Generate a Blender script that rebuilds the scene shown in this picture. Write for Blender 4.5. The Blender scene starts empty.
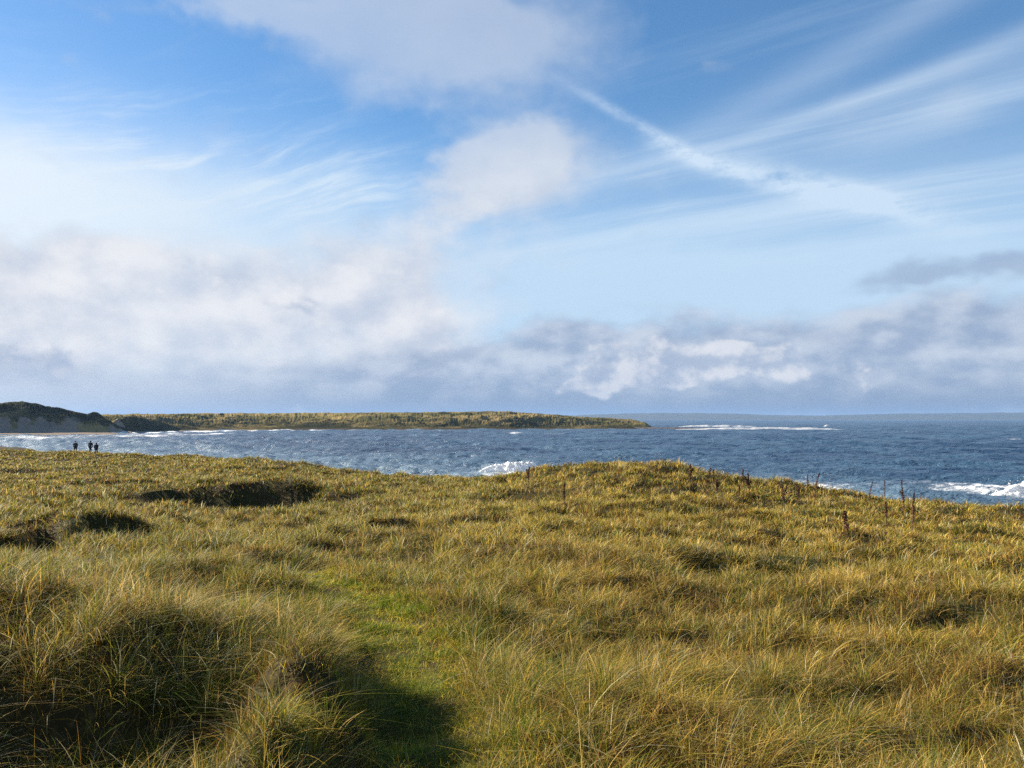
import bpy, bmesh, math
import numpy as np
from mathutils import Vector

rng = np.random.default_rng(7)
sc = bpy.context.scene
COL = sc.collection
EYE = 11.0                      # eye height above the sea
F = 796.0                       # focal length in pixels of the 1024 px wide frame
SUN_AZ, SUN_EL = math.radians(-70), math.radians(25)

# ------------------------------------------------------------------ helpers
def link(o, parent=None):
    COL.objects.link(o)
    if parent is not None:
        o.parent = parent
    return o

def mesh_np(name, verts, quads=None, tris=None, mat=None, smooth=True, parent=None):
    me = bpy.data.meshes.new(name)
    verts = np.asarray(verts, np.float32).reshape(-1, 3)
    parts, tot = [], []
    if quads is not None and len(quads):
        parts.append(np.asarray(quads, np.int32).ravel()); tot.append(np.full(len(quads), 4, np.int32))
    if tris is not None and len(tris):
        parts.append(np.asarray(tris, np.int32).ravel()); tot.append(np.full(len(tris), 3, np.int32))
    loops = np.concatenate(parts); tot = np.concatenate(tot)
    me.vertices.add(len(verts)); me.vertices.foreach_set('co', verts.ravel())
    me.loops.add(len(loops)); me.loops.foreach_set('vertex_index', loops)
    me.polygons.add(len(tot))
    start = np.concatenate([[0], np.cumsum(tot)[:-1]]).astype(np.int32)
    me.polygons.foreach_set('loop_start', start)
    me.polygons.foreach_set('loop_total', tot)
    if smooth:
        me.polygons.foreach_set('use_smooth', np.ones(len(tot), bool))
    me.update(calc_edges=True)
    if mat is not None:
        me.materials.append(mat)
    return link(bpy.data.objects.new(name, me), parent)

def grid_quads(nr, nc):
    i = np.arange(nr - 1)[:, None] * nc + np.arange(nc - 1)[None, :]
    return np.stack([i, i + 1, i + nc + 1, i + nc], -1).reshape(-1, 4)

def fattr(o, name, arr):
    a = o.data.attributes.new(name, 'FLOAT', 'POINT')
    a.data.foreach_set('value', np.asarray(arr, np.float32).ravel())

def _hash(ix, iy, seed):
    h = (ix.astype(np.int64) * 374761393 + iy.astype(np.int64) * 668265263 + seed * 1442695041) & 0xFFFFFFFF
    h = ((h ^ (h >> 13)) * 1274126177) & 0xFFFFFFFF
    h = ((h ^ (h >> 16)) * 2246822519) & 0xFFFFFFFF
    return (h ^ (h >> 15)) & 0xFFFFFFFF

def pnoise(x, y, seed=0):
    x = np.asarray(x, np.float64); y = np.asarray(y, np.float64)
    ix = np.floor(x); iy = np.floor(y); fx = x - ix; fy = y - iy
    u = fx * fx * fx * (fx * (fx * 6 - 15) + 10); v = fy * fy * fy * (fy * (fy * 6 - 15) + 10)
    def g(ax, ay, dx, dy):
        a = _hash(ix + ax, iy + ay, seed) / 4294967296.0 * 2 * np.pi
        return np.cos(a) * dx + np.sin(a) * dy
    a = g(0, 0, fx, fy); b = g(1, 0, fx - 1, fy); c = g(0, 1, fx, fy - 1); d = g(1, 1, fx - 1, fy - 1)
    return ((a * (1 - u) + b * u) * (1 - v) + (c * (1 - u) + d * u) * v) * 1.5

def fbm(x, y, seed=0, octaves=4, gain=.5):
    s = 0; a = 1; t = 0
    for k in range(octaves):
        s = s + a * pnoise(x * 2.03 ** k, y * 2.03 ** k, seed + 17 * k); t += a; a *= gain
    return s / t

def smooth(a, b, x):
    t = np.clip((x - a) / (b - a), 0, 1)
    return t * t * (3 - 2 * t)

# ------------------------------------------------------------------ material helpers
class NT:
    def __init__(self, tree):
        self.t = tree; self.n = tree.nodes; self.l = tree.links
    def put(self, sock, v):
        if isinstance(v, bpy.types.NodeSocket): self.l.new(v, sock)
        else: sock.default_value = v
    def m(self, op, a, b=0.0, c=0.0, clamp=False):
        n = self.n.new('ShaderNodeMath'); n.operation = op; n.use_clamp = clamp
        for s, v in zip(n.inputs, (a, b, c)): self.put(s, v)
        return n.outputs[0]
    def add(self, a, b): return self.m('ADD', a, b)
    def sub(self, a, b): return self.m('SUBTRACT', a, b)
    def mul(self, a, b): return self.m('MULTIPLY', a, b)
    def noise(self, vec, scale, detail=4, rough=.5, dist=0.0):
        n = self.n.new('ShaderNodeTexNoise'); n.inputs['Scale'].default_value = scale
        n.inputs['Detail'].default_value = detail; n.inputs['Roughness'].default_value = rough
        n.inputs['Distortion'].default_value = dist
        if vec is not None: self.l.new(vec, n.inputs['Vector'])
        return n.outputs['Fac']
    def xyz(self, x, y, z=0.0):
        n = self.n.new('ShaderNodeCombineXYZ')
        for s, v in zip(n.inputs, (x, y, z)): self.put(s, v)
        return n.outputs[0]
    def sep(self, v):
        n = self.n.new('ShaderNodeSeparateXYZ'); self.l.new(v, n.inputs[0]); return n.outputs
    def step(self, x, a, b, o0=0.0, o1=1.0):
        n = self.n.new('ShaderNodeMapRange'); n.interpolation_type = 'SMOOTHSTEP'
        self.put(n.inputs[0], x)
        for i, v in enumerate((a, b, o0, o1)): self.put(n.inputs[i + 1], v)
        return n.outputs[0]
    def mix(self, f, a, b, mode='MIX'):
        n = self.n.new('ShaderNodeMix'); n.data_type = 'RGBA'; n.blend_type = mode
        self.put(n.inputs[0], f)
        for s, v in ((n.inputs[6], a), (n.inputs[7], b)):
            if not isinstance(v, bpy.types.NodeSocket) and len(v) == 3: v = (*v, 1)
            self.put(s, v)
        return n.outputs[2]
    def attr(self, name, out='Fac'):
        n = self.n.new('ShaderNodeAttribute'); n.attribute_name = name; return n.outputs[out]
    def bump(self, h, strength, dist):
        n = self.n.new('ShaderNodeBump'); n.inputs['Strength'].default_value = strength
        n.inputs['Distance'].default_value = dist; self.l.new(h, n.inputs['Height']); return n.outputs[0]

def material(name):
    m = bpy.data.materials.new(name); m.use_nodes = True
    t = NT(m.node_tree); b = t.n['Principled BSDF']
    return m, t, b

def plain(name, c, rough=.8, noise_amt=.25, scale=8.0):
    m, t, b = material(name)
    tc = t.n.new('ShaderNodeTexCoord').outputs['Object']
    f = t.noise(tc, scale, 4)
    lo = tuple(v * (1 - noise_amt) for v in c); hi = tuple(min(1, v * (1 + noise_amt)) for v in c)
    t.put(b.inputs['Base Color'], t.mix(f, lo, hi)); b.inputs['Roughness'].default_value = rough
    return m

# ------------------------------------------------------------------ near terrain (heights relative to the eye)
def P(px, py, d):               # a point seen at that pixel at that distance
    return ((px - 512) / F * d, d, -(py - 419) / F * d)

ctrl = [  # (photo px, py of the grass top, distance, grass height there)
    # brow of the dune
    (0, 447, 128, .45), (100, 453, 110, .45), (160, 456, 98, .45), (200, 456, 85, .45), (280, 460, 68, .45),
    (330, 467, 58, .45), (400, 472, 50, .45), (440, 475, 45, .45), (480, 475, 42, .45), (525, 470, 39.5, .45), (565, 463, 38, .45), (620, 457, 36.5, .45), (660, 456, 36, .45),
    (690, 461, 35, .45), (720, 470, 34, .45), (800, 483, 32, .45), (900, 492, 30, .45), (1024, 509, 27, .45),
    (1150, 535, 24, .45), (1350, 590, 19, .45),
    # middle ground
    (0, 465, 75, .4), (0, 490, 34, .4), (60, 470, 55, .4), (150, 478, 48, .4), (230, 480, 44, .4), (0, 530, 17, .4),
    (90, 500, 27, .4), (90, 545, 13.5, .35), (200, 520, 22, .4), (300, 495, 32, .4), (300, 530, 18, .4),
    (420, 500, 27, .45), (520, 490, 29, .45), (640, 490, 26, .45), (640, 520, 17, .45), (760, 505, 24, .45),
    (900, 520, 21, .45), (1024, 540, 17, .45), (480, 540, 14, .4), (400, 545, 13.5, .35),
    (760, 550, 12.5, .45), (900, 560, 11.5, .45), (1024, 580, 9.6, .4), (600, 580, 9.4, .4), (500, 590, 9, .35),
    (760, 620, 7.3, .4), (900, 640, 6.3, .4), (1024, 660, 5.6, .4), (620, 650, 6.2, .35), (760, 768, 3.7, .35),
    (1024, 768, 3.5, .38), (600, 768, 3.9, .22), (1300, 768, 3.6, .4),
    # trodden path
    (470, 768, 4.35, .06), (400, 768, 4.45, .04), (425, 690, 6.1, .04), (400, 640, 7.6, .05), (385, 610, 8.9, .06),
    (330, 580, 10.6, .08), (250, 552, 12.9, .1), (190, 535, 15.0, .2),
    # mound on the left of the path
    (335, 640, 5.6, .30), (250, 620, 5.5, .36), (150, 618, 5.4, .36), (40, 622, 5.4, .36), (-150, 615, 5.4, .36),
    (345, 640, 6.6, .3), (300, 595, 8.0, .3), (150, 575, 8.4, .35), (20, 572, 8.4, .35),
]
C = []
for px, py, d, gh in ctrl:
    x, y, z = P(px, py, d); C.append((x, y, z - gh * (.62 if d > 9 else .8)))
C += [(-1.18, 4.1, -1.56), (-1.22, 5.15, -1.50), (-1.5, 6.2, -1.60), (-1.75, 4.45, -1.92), (-2.7, 4.5, -2.06), (-3.9, 4.5, -2.02), (-2.6, 5.4, -1.50), (-3.6, 5.5, -1.46), (-.84, 4.3, -2.22), (-.92, 5.3, -2.14), (-.45, 4.3, -2.16), (-1.15, 6.1, -2.06), (-1.2, 3.4, -1.95), (-2.5, 3.4, -2.12), (0, 0, -1.62), (0, 1.8, -1.62), (-1.8, 1.5, -1.6), (1.8, 1.5, -1.6), (4, 0, -1.8), (-4, 0, -1.7), (0, -5, -1.9), (8, -4, -2.4), (-8, -4, -2.2),
      (0, -14, -3), (20, -10, -5), (-20, -10, -3.4), (-30, 10, -3.6), (-55, 40, -4.2), (25, 8, -5.2), (-95, 90, -4.6),
      (-110, 160, -5.0), (-40, -40, -4), (60, -40, -8), (-160, 60, -4.5), (-200, 250, -5)]
C = np.array(C)

def tps_fit(P_, lam=.0006):
    n = len(P_); X = P_[:, :2] * S_
    r = np.linalg.norm(X[:, None] - X[None], axis=-1)
    K = np.where(r > 0, r * r * np.log(r + 1e-12), 0) + lam * np.eye(n)
    Q = np.c_[np.ones(n), X]
    A = np.block([[K, Q], [Q.T, np.zeros((3, 3))]])
    return np.linalg.solve(A, np.r_[P_[:, 2], np.zeros(3)])
# the plan is warped (log radius) so that near and far control points weigh alike
def warp(x, y):
    r = np.hypot(x, y); k = np.log1p(r / 3.0) / np.maximum(r, 1e-6) * 3.0
    return np.stack([x * k, y * k], -1)
S_ = 1.0
CW = np.c_[warp(C[:, 0], C[:, 1]), C[:, 2]]
W = tps_fit(CW)
def tps(x, y):
    x = np.asarray(x, float); sh = x.shape
    q = warp(x.ravel(), np.asarray(y, float).ravel()); out = np.empty(len(q))
    for i in range(0, len(q), 60000):
        b = q[i:i + 60000]
        r2 = ((b[:, None] - CW[None, :, :2]) ** 2).sum(-1)
        K = np.where(r2 > 0, .5 * r2 * np.log(r2 + 1e-12), 0)
        out[i:i + 60000] = K @ W[:-3] + W[-3] + b @ W[-2:]
    return np.clip(out.reshape(sh), -9, .5)

BROW = [(60, -60), (33, -20), (23, 2), (20, 15), (19.4, 23), (17.4, 27), (14.6, 30), (11.6, 32), (8.9, 34), (5.8, 36), (2.3, 38), (-1.7, 42),
        (-7, 50), (-13.3, 58), (-19.8, 68), (-33, 85), (-43.3, 98), (-57, 110), (-83, 128), (-130, 175), (-220, 270), (-330, 390), (-470, 560)]
BROW = np.array(BROW, float)
def sea_side(x, y):             # signed distance to the brow, positive towards the sea
    x = np.asarray(x, float); y = np.asarray(y, float)
    best = np.full(x.shape, 1e9); sign = np.zeros(x.shape)
    for a, b in zip(BROW[:-1], BROW[1:]):
        ab = b - a; L2 = ab @ ab
        t = np.clip(((x - a[0]) * ab[0] + (y - a[1]) * ab[1]) / L2, 0, 1)
        dx = x - (a[0] + t * ab[0]); dy = y - (a[1] + t * ab[1]); d = np.hypot(dx, dy)
        cr = -(ab[0] * dy - ab[1] * dx)
        m = d < best - 1e-9
        best = np.where(m, d, best); sign = np.where(m, np.sign(cr), sign)
    return best * sign

HOLLOWS = [  # photo px, py, distance, radius across, radius along, depth
    (66, 530, 17, 1.2, 1.6, .95), (36, 518, 19, .9, 1.0, .6), (236, 494, 32, 3.0, 2.4, 1.15), (200, 488, 36, 1.6, 1.5, .5), (15, 465, 60, 3.2, 3, .9), (118, 482, 42, 1.5, 1.5, .55),
    (300, 520, 21, .9, .8, .35), (540, 625, 7.1, .4, .35, .12), (620, 605, 8.0, .5, .35, .15), (930, 603, 8.2, .45, .3, .13), 
    (800, 596, 8.6, .5, .35, .11), (690, 700, 4.8, .3, .2, .09), (860, 660, 6, .4, .25, .10), (1000, 690, 5, .3, .2, .09),
    (160, 505, 25, 1.0, .9, .35), (380, 520, 20, .8, .6, .25), (860, 545, 13, .6, .5, .25), (70, 690, 4.7, .45, .3, .2),
    (250, 690, 4.7, .4, .3, .15)]
HW = []
HSC = 1.3
for px, py, d, ra, rl, dep in HOLLOWS:
    x, y, _ = P(px, py, d); HW.append((x, y, ra * 1.15, rl, dep * HSC))
def hollow(x, y):
    s = 0
    for hx, hy, ra, rl, dep in HW:
        # dug out: gentle on the near side, a steep bank with a small lip on the far side
        wx = x + .35 * ra * pnoise(y / ra * 1.3, x / ra * 1.3, 77); u = (wx - hx) / ra; v = (y + .3 * rl * pnoise(x / ra * 1.2, y / rl, 78) - hy) / rl
        ax = np.exp(-np.abs(u) ** 3)
        s = s + dep * ax * (smooth(-1.6, .35, v) * smooth(.75, .45, v)) - .42 * dep * np.exp(-np.abs(u * .85) ** 3) * smooth(.45, .8, v) * smooth(3.0, .9, v)
    return s

PATH = np.array([(-.55, 1.0), (-.42, 3.0), (-.45, 4.4), (-.72, 6.1), (-1.08, 7.6), (-1.5, 8.9), (-2.2, 10.2), (-3.1, 11.4)], float)
def path_d(x, y):
    best = np.full(np.shape(x), 1e9)
    for a, b in zip(PATH[:-1], PATH[1:]):
        ab = b - a; t = np.clip(((x - a[0]) * ab[0] + (y - a[1]) * ab[1]) / (ab @ ab), 0, 1)
        best = np.minimum(best, np.hypot(x - a[0] - t * ab[0], y - a[1] - t * ab[1]))
    return best

def ground(x, y):
    x = np.asarray(x, float); y = np.asarray(y, float)
    r = np.hypot(x, y)
    z = tps(x, y)
    pm = smooth(.25, 1.1, path_d(x, y))
    z = z + pm * (fbm(x / 3.1, y / 3.1, 3, 3) * .42 * smooth(2, 12, r) + fbm(x / 1.1, y / 1.1, 9, 3) * .24)
    z = z + fbm(x / .35, y / .35, 21, 2) * .03
    z = z + fbm(x / 14, y / 14, 31, 2) * .9 * smooth(25, 90, r)
    z = z - hollow(x, y)
    s = sea_side(x, y)
    drop = np.where(s > 0, np.minimum(.5 * s ** 1.0, 40) * smooth(-1, 5, s), 0)
    z = z - drop
    beach = -9.2 - .055 * np.maximum(s - 14, 0)
    z = np.where(s > 0, np.maximum(z, np.maximum(beach, -14.0)), z)
    return z + EYE

# ------------------------------------------------------------------ materials of the setting
def ground_mat():
    m, t, b = material('dune_soil')
    geo = t.n.new('ShaderNodeNewGeometry').outputs['Position']
    z = t.sep(geo)[2]
    n1 = t.noise(geo, 1.3, 5, .6); n2 = t.noise(geo, 14, 4, .6)
    c = t.mix(n1, (.020, .016, .007), (.045, .034, .013))
    c = t.mix(t.step(n2, .45, .7), c, (.07, .055, .022))
    c = t.mix(t.mul(t.step(t.noise(geo, .5, 4), .48, .62), .6), c, (.028, .035, .009))
    sand = t.mix(n2, (.36, .29, .2), (.46, .38, .27))
    f = t.step(t.add(z, t.mul(t.sub(n1, .5), 2.0)), 3.6, 2.6)
    t.put(b.inputs['Base Color'], t.mix(f, c, sand)); b.inputs['Roughness'].default_value = .95
    b.inputs['Specular IOR Level'].default_value = .1
    t.put(b.inputs['Normal'], t.bump(n2, .6, .05))
    return m

def path_mat():
    m, t, b = material('trodden_turf')
    geo = t.n.new('ShaderNodeNewGeometry').outputs['Position']
    n1 = t.noise(geo, 2.4, 5, .6); n2 = t.noise(geo, 30, 5, .65)
    c = t.mix(t.step(n1, .35, .62), (.05, .038, .013), (.055, .065, .010))
    c = t.mix(t.step(n2, .5, .75), c, (.11, .08, .03))
    t.put(b.inputs['Base Color'], c); b.inputs['Roughness'].default_value = .95
    b.inputs['Specular IOR Level'].default_value = .1
    t.put(b.inputs['Normal'], t.bump(n2, .8, .03))
    return m

# ground sheet: polar, fine near the camera
nA, nR = 900, 330
ang = np.linspace(-math.pi, math.pi, nA)
rad = np.concatenate([[0.02], np.geomspace(.4, 230, nR - 14), np.geomspace(260, 30000, 13)])
RR, AA = np.meshgrid(rad, ang, indexing='ij')
GX, GY = RR * np.sin(AA), RR * np.cos(AA)
far = RR > 240
GZ = ground(GX, GY)
GZ = np.where(far, np.where(sea_side(GX, GY) > 0, EYE - 14, 6.0), GZ)
o = mesh_np('dune_ground', np.stack([GX, GY, GZ], -1), grid_quads(nR, nA)[:, ::-1], mat=ground_mat()); o['kind'] = 'structure'

# trodden path: its own strip, 4 mm above the ground sheet
segs = []
for a, b in zip(PATH[:-1], PATH[1:]):
    n = max(2, int(np.hypot(*(b - a)) / .08)); t_ = np.linspace(0, 1, n, endpoint=False)[:, None]; segs.append(a + (b - a) * t_)
line = np.concatenate(segs + [PATH[-1:]])
k = np.ones(15) / 15
line = np.stack([np.convolve(np.pad(line[:, i], 7, 'edge'), k, 'valid') for i in (0, 1)], 1)
tan = np.gradient(line, axis=0); tan /= np.linalg.norm(tan, axis=1)[:, None]; nor = np.stack([tan[:, 1], -tan[:, 0]], 1)
wl = .30 + .14 * fbm(np.arange(len(line)) * .06, 0 * line[:, 0], 5); u = np.linspace(-1, 1, 13)
pxy = line[:, None] + nor[:, None] * (u[None, :, None] * wl[:, None, None])
pz = ground(pxy[..., 0], pxy[..., 1]) + .012 - .03 * np.abs(u)[None] ** 6
o = mesh_np('path', np.concatenate([pxy, pz[..., None]], -1), grid_quads(len(line), 13)[:, ::-1], mat=path_mat()); o['kind'] = 'structure'

# ------------------------------------------------------------------ grass
def grass_mat():
    m, t, b = material('grass_blade')
    n = t.n.new('ShaderNodeAttribute'); n.attribute_name = 'col'
    t.l.new(n.outputs['Color'], b.inputs['Base Color'])
    b.inputs['Roughness'].default_value = .6; b.inputs['Specular IOR Level'].default_value = .13
    tr = t.n.new('ShaderNodeBsdfTranslucent'); t.l.new(n.outputs['Color'], tr.inputs['Color'])
    mx = t.n.new('ShaderNodeMixShader'); mx.inputs[0].default_value = .40
    t.l.new(b.outputs[0], mx.inputs[1]); t.l.new(tr.outputs[0], mx.inputs[2])
    t.l.new(mx.outputs[0], t.n['Material Output'].inputs['Surface'])
    return m
GM = grass_mat()

STRAW = np.array([.78, .53, .165]); GOLD = np.array([.64, .42, .06]); OLIVE = np.array([.29, .26, .030])
GREEN = np.array([.115, .165, .018]); BROWN = np.array([.34, .15, .036]); GREY = np.array([.50, .46, .29]); PALE = np.array([.84, .73, .45])

def blades(name, x, y, h, w, seg, phi, lean, colb, colt, droop=None, zbase=None):
    n = len(x)
    z = (ground(x, y) if zbase is None else zbase) - .02
    dirx, diry = np.cos(phi), np.sin(phi)
    tw = phi + np.pi / 2 + rng.normal(0, .7, n)
    sx, sy = np.cos(tw), np.sin(tw)
    L = seg + 1
    t = np.linspace(0, 1, L)
    lean = lean[:, None]
    tt = t[None]
    hor = h[:, None] * lean * (tt ** 1.9)
    ver = h[:, None] * (tt - .30 * np.minimum(lean, 1.6) * tt ** 2.2)
    wd = w[:, None] * (.75 + .5 * tt - 1.15 * tt ** 2.2) * .5
    nv = 2 * seg + 1
    V = np.empty((n, nv, 3), np.float32); Cc = np.empty((n, nv, 4), np.float32); Cc[..., 3] = 1
    for i in range(L):
        cx = x + dirx * hor[:, i]; cy = y + diry * hor[:, i]; cz = z + ver[:, i]
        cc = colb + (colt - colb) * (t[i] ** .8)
        if i < seg:
            V[:, 2 * i] = np.stack([cx - sx * wd[:, i], cy - sy * wd[:, i], cz], -1)
            V[:, 2 * i + 1] = np.stack([cx + sx * wd[:, i], cy + sy * wd[:, i], cz], -1)
            Cc[:, 2 * i, :3] = cc; Cc[:, 2 * i + 1, :3] = cc
        else:
            V[:, 2 * i] = np.stack([cx, cy, cz], -1); Cc[:, 2 * i, :3] = cc
    base = (np.arange(n) * nv)[:, None]
    q = [base + np.array([2 * i, 2 * i + 1, 2 * i + 3, 2 * i + 2])[None] for i in range(seg - 1)]
    q = np.stack(q, 1).reshape(-1, 4) if q else None
    tri = base + np.array([2 * seg - 2, 2 * seg - 1, 2 * seg])[None]
    o = mesh_np(name, V.reshape(-1, 3), q, tri, GM)
    a = o.data.color_attributes.new('col', 'FLOAT_COLOR', 'POINT'); a.data.foreach_set('color', Cc.ravel())
    o['kind'] = 'stuff'
    return o

def mixc(ws):                   # weighted pick of one palette colour per blade
    cols = np.stack([STRAW, GOLD, OLIVE, GREEN, BROWN, GREY, PALE])
    ws = np.stack(ws, -1); ws = np.maximum(ws, 0); cum = np.cumsum(ws / ws.sum(-1, keepdims=True), -1)
    i = (rng.random(len(ws))[:, None] > cum).sum(-1).clip(0, 6)
    return cols[i], i

def field(name, r0, r1, az0, az1, dens_t, per, rad_t, hmul, wmin, seg, wpx):
    # tussock centres over the ring sector, then blades fanning out of each
    area = .5 * (az1 - az0) * (r1 ** 2 - r0 ** 2)
    nt = int(area * dens_t)
    r = np.sqrt(rng.uniform(r0 ** 2, r1 ** 2, nt)); a = rng.uniform(az0, az1, nt)
    tx, ty = r * np.sin(a), r * np.cos(a)
    s = sea_side(tx, ty)
    keep = (s < 2.5)
    pd = path_d(tx, ty)
    edge = fbm(tx / .45, ty / .45, 45, 3)
    keep &= (pd > .36 + .16 * rng.random(nt) + .62 * np.clip(edge, -.3, .4))
    hol = np.clip(hollow(tx, ty), 0, 9)
    keep &= rng.random(nt) > np.clip(hol * .8, 0, .5)
    lush = fbm(tx / 1.7, ty / 1.7, 44, 3)
    keep &= rng.random(nt) < smooth(-.45, .1, lush) * .8 + .20 + .18 * (r < 8)
    tx, ty, pd, hol, lush, r = tx[keep], ty[keep], pd[keep], hol[keep], lush[keep], r[keep]
    nt = len(tx)
    patch = fbm(tx / 4.5, ty / 4.5, 51, 3); patch2 = fbm(tx / 1.3, ty / 1.3, 61, 3); left = smooth(2, -8, tx - ty * .05)
    th = (.33 + .22 * lush + rng.normal(0, .06, nt)) * hmul * smooth(.1, .75, pd + .12) * (1 - .35 * np.clip(hol, 0, 1))
    th = th * (1 - .20 * smooth(0, 1.5, tx)); th = np.clip(th, .07, .75)
    # how many blades in each
    npb = rng.poisson(per, nt)
    idx = np.repeat(np.arange(nt), npb); n = len(idx)
    ro = np.abs(rng.normal(0, 1, n)) * rad_t; ao = rng.uniform(0, 2 * np.pi, n)
    x = tx[idx] + ro * np.cos(ao); y = ty[idx] + ro * np.sin(ao)
    h = th[idx] * rng.uniform(.45, 1.2, n)
    tl = rng.normal(0, .5, nt)[idx]
    # wind and the tussock's own lie: mostly to the right (+x)
    lx = np.cos(ao) * .60 * np.minimum(ro / rad_t, 1.5) + .17 + rng.normal(0, .46, n)
    ly = np.sin(ao) * .55 * np.minimum(ro / rad_t, 1.5) - .05 + rng.normal(0, .46, n) + tl * .6
    lean = np.hypot(lx, ly); phi = np.arctan2(ly, lx)
    flat = rng.random(n) < .18
    lean = np.where(flat, lean + rng.uniform(.5, 1.3, n), lean)
    g = patch[idx]; g2 = patch2[idx]; lf = left[idx]; pn = smooth(1.6, .5, pd[idx])
    near_crest = smooth(6, 20, np.hypot(x, y))
    nf = smooth(16, 7, np.hypot(x, y)); gp = fbm(x / 1.9, y / 1.9, 66, 3)
    ws = [.30 + .5 * g - .14 * lf + .1 * near_crest, .36 - .16 * lf + .35 * g2 + .15 * near_crest, .40 - .4 * g + .50 * lf + .3 * pn, .26 - .7 * g2 + .42 * lf + .5 * pn + nf * (.16 + .9 * gp),
          .12 + .25 * g2, .08 + .34 * lf, .05 + .06 * lf]
    ct, ci = mixc(ws)
    ct = np.minimum(.92, ct * rng.uniform(.38, 1.32, n)[:, None] * (1 + .22 * near_crest * smooth(-9, 0, x))[:, None])
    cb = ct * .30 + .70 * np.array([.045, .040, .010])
    dist = np.hypot(x, y)
    w = np.maximum(wmin * rng.uniform(.6, 1.35, n), dist / F * wpx)
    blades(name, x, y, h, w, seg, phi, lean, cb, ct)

D = math.radians
field('marram_grass', 1.2, 6.5, D(-58), D(58), 26, 75, .085, .95, .0042, 5, .35)
field('marram_grass', 6.5, 13, D(-46), D(46), 18, 50, .09, .92, .0055, 4, .5)
field('marram_grass', 13, 27, D(-42), D(42), 11, 34, .12, .85, .008, 3, .6)
field('marram_grass', 27, 60, D(-40), D(38), 5.0, 24, .17, .9, .014, 2, .7)
field('marram_grass', 60, 135, D(-41), D(-8), 2.2, 16, .28, 1.0, .02, 2, .75)

# dead thatch and short growth under and between the tussocks
def thatch(r0, r1, az0, az1, dens, seg, wmin, wpx, hm):
    n = int(.5 * (az1 - az0) * (r1 ** 2 - r0 ** 2) * dens)
    r = np.sqrt(rng.uniform(r0 ** 2, r1 ** 2, n)); a = rng.uniform(az0, az1, n); x, y = r * np.sin(a), r * np.cos(a)
    pd = path_d(x, y); k = (sea_side(x, y) < 2.5) & (pd > .26 + .25 * rng.random(n)); x, y, r, pd = x[k], y[k], r[k], pd[k]; n = len(x)
    pt = fbm(x / 2.2, y / 2.2, 81, 3); pg = fbm(x / .8, y / .8, 83, 3)
    ct, _ = mixc([.25 + .4 * pt, .28 + .3 * pt, .35 - .2 * pt, .25 + .6 * pg, .32 + .5 * pt, .12 + 0 * x, .02 + 0 * x])
    ct = ct * rng.uniform(.35, .85, n)[:, None]
    h = rng.uniform(.07, .24, n) * hm * (1 + .6 * pg) * smooth(.0, .6, pd - .1)
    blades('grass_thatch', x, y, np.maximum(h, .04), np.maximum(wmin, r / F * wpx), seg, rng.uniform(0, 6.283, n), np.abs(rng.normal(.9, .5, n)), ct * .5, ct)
thatch(1.2, 7.5, D(-58), D(58), 2200, 3, .0042, .4, 1.0)
thatch(6.5, 13, D(-46), D(46), 1100, 3, .006, .55, 1.05)
thatch(13, 27, D(-42), D(42), 330, 2, .010, .7, 1.15)
thatch(27, 60, D(-40), D(38), 90, 2, .02, .85, 1.25)
thatch(60, 135, D(-41), D(-8), 22, 2, .05, .9, 1.5)

# short turf and moss on the path
n = 110000
i = rng.integers(0, len(line), n); off = rng.normal(0, .36, n) * (1 + .9 * fbm(line[i, 0] * 1.2, line[i, 1] * 1.2, 79))
x = line[i, 0] + nor[i, 0] * off + rng.normal(0, .04, n); y = line[i, 1] + nor[i, 1] * off + rng.normal(0, .04, n)
pt = fbm(x / .55, y / .55, 72, 3)
k = rng.random(n) < smooth(-.42, -.05, pt) * .85 + .15
x, y, pt, off = x[k], y[k], pt[k], off[k]; n = len(x)
ct, _ = mixc([.26 - .5 * pt, .25 - .3 * pt, .5 + .3 * pt, .55 + 1.2 * pt, .20 - .5 * pt, .05 + 0 * x, .0 * x])
ct = ct * np.array([.95, 1.10, .62])
ct = ct * rng.uniform(.7, 1.2, n)[:, None]
blades('path_turf', x, y, rng.uniform(.02, .07, n) + .09 * np.clip(pt, 0, 1) + .05 * (rng.random(n) < .12) + .08 * np.clip((np.abs(off) - .25) / .3, 0, 1), np.maximum(.004, np.hypot(x, y) / F * .55), 2,
       rng.uniform(0, 6.28, n), rng.uniform(.2, 1.6, n), ct * .7, ct)

# ------------------------------------------------------------------ sea
def sea_mat():
    m, t, b = material('sea_water')
    geo = t.n.new('ShaderNodeNewGeometry').outputs['Position']
    s = t.sep(geo)
    foam = t.attr('foam'); shal = t.attr('shallow')
    p = t.xyz(t.mul(s[0], .55), s[1], s[2])
    n1 = t.noise(p, .9, 5, .62); n2 = t.noise(p, .12, 5, .6); n3 = t.noise(p, 4, 3, .6)
    c = t.mix(shal, t.mix(t.step(t.noise(t.xyz(t.mul(s[0], .3), s[1]), .03, 5, .65), .4, .62), (.013, .035, .078), (.033, .074, .126)), (.09, .15, .205))
    lace = t.noise(p, .55, 6, .68, .6)
    fm = t.mul(t.step(t.add(foam, t.mul(t.sub(lace, .5), 1.35)), .34, .86), .92)
    n4 = t.noise(p, .035, 5, .6)
    caps = t.mul(t.step(t.add(t.noise(t.xyz(t.mul(s[0], .12), t.mul(s[1], .3)), .32, 5, .7), t.mul(t.sub(n4, .5), .35)), .74, .80), .7)
    fm = t.m('MAXIMUM', fm, caps)
    t.put(b.inputs['Base Color'], t.mix(fm, c, (.74, .77, .8)))
    t.put(b.inputs['Roughness'], t.step(fm, 0, 1, .30, .85)); b.inputs['IOR'].default_value = 1.33
    h = t.add(t.mul(n1, .8), t.add(t.mul(n2, 3.2), t.mul(n3, .12)))
    t.put(b.inputs['Normal'], t.bump(h, 1.0, 1.2))
    return m

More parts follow.
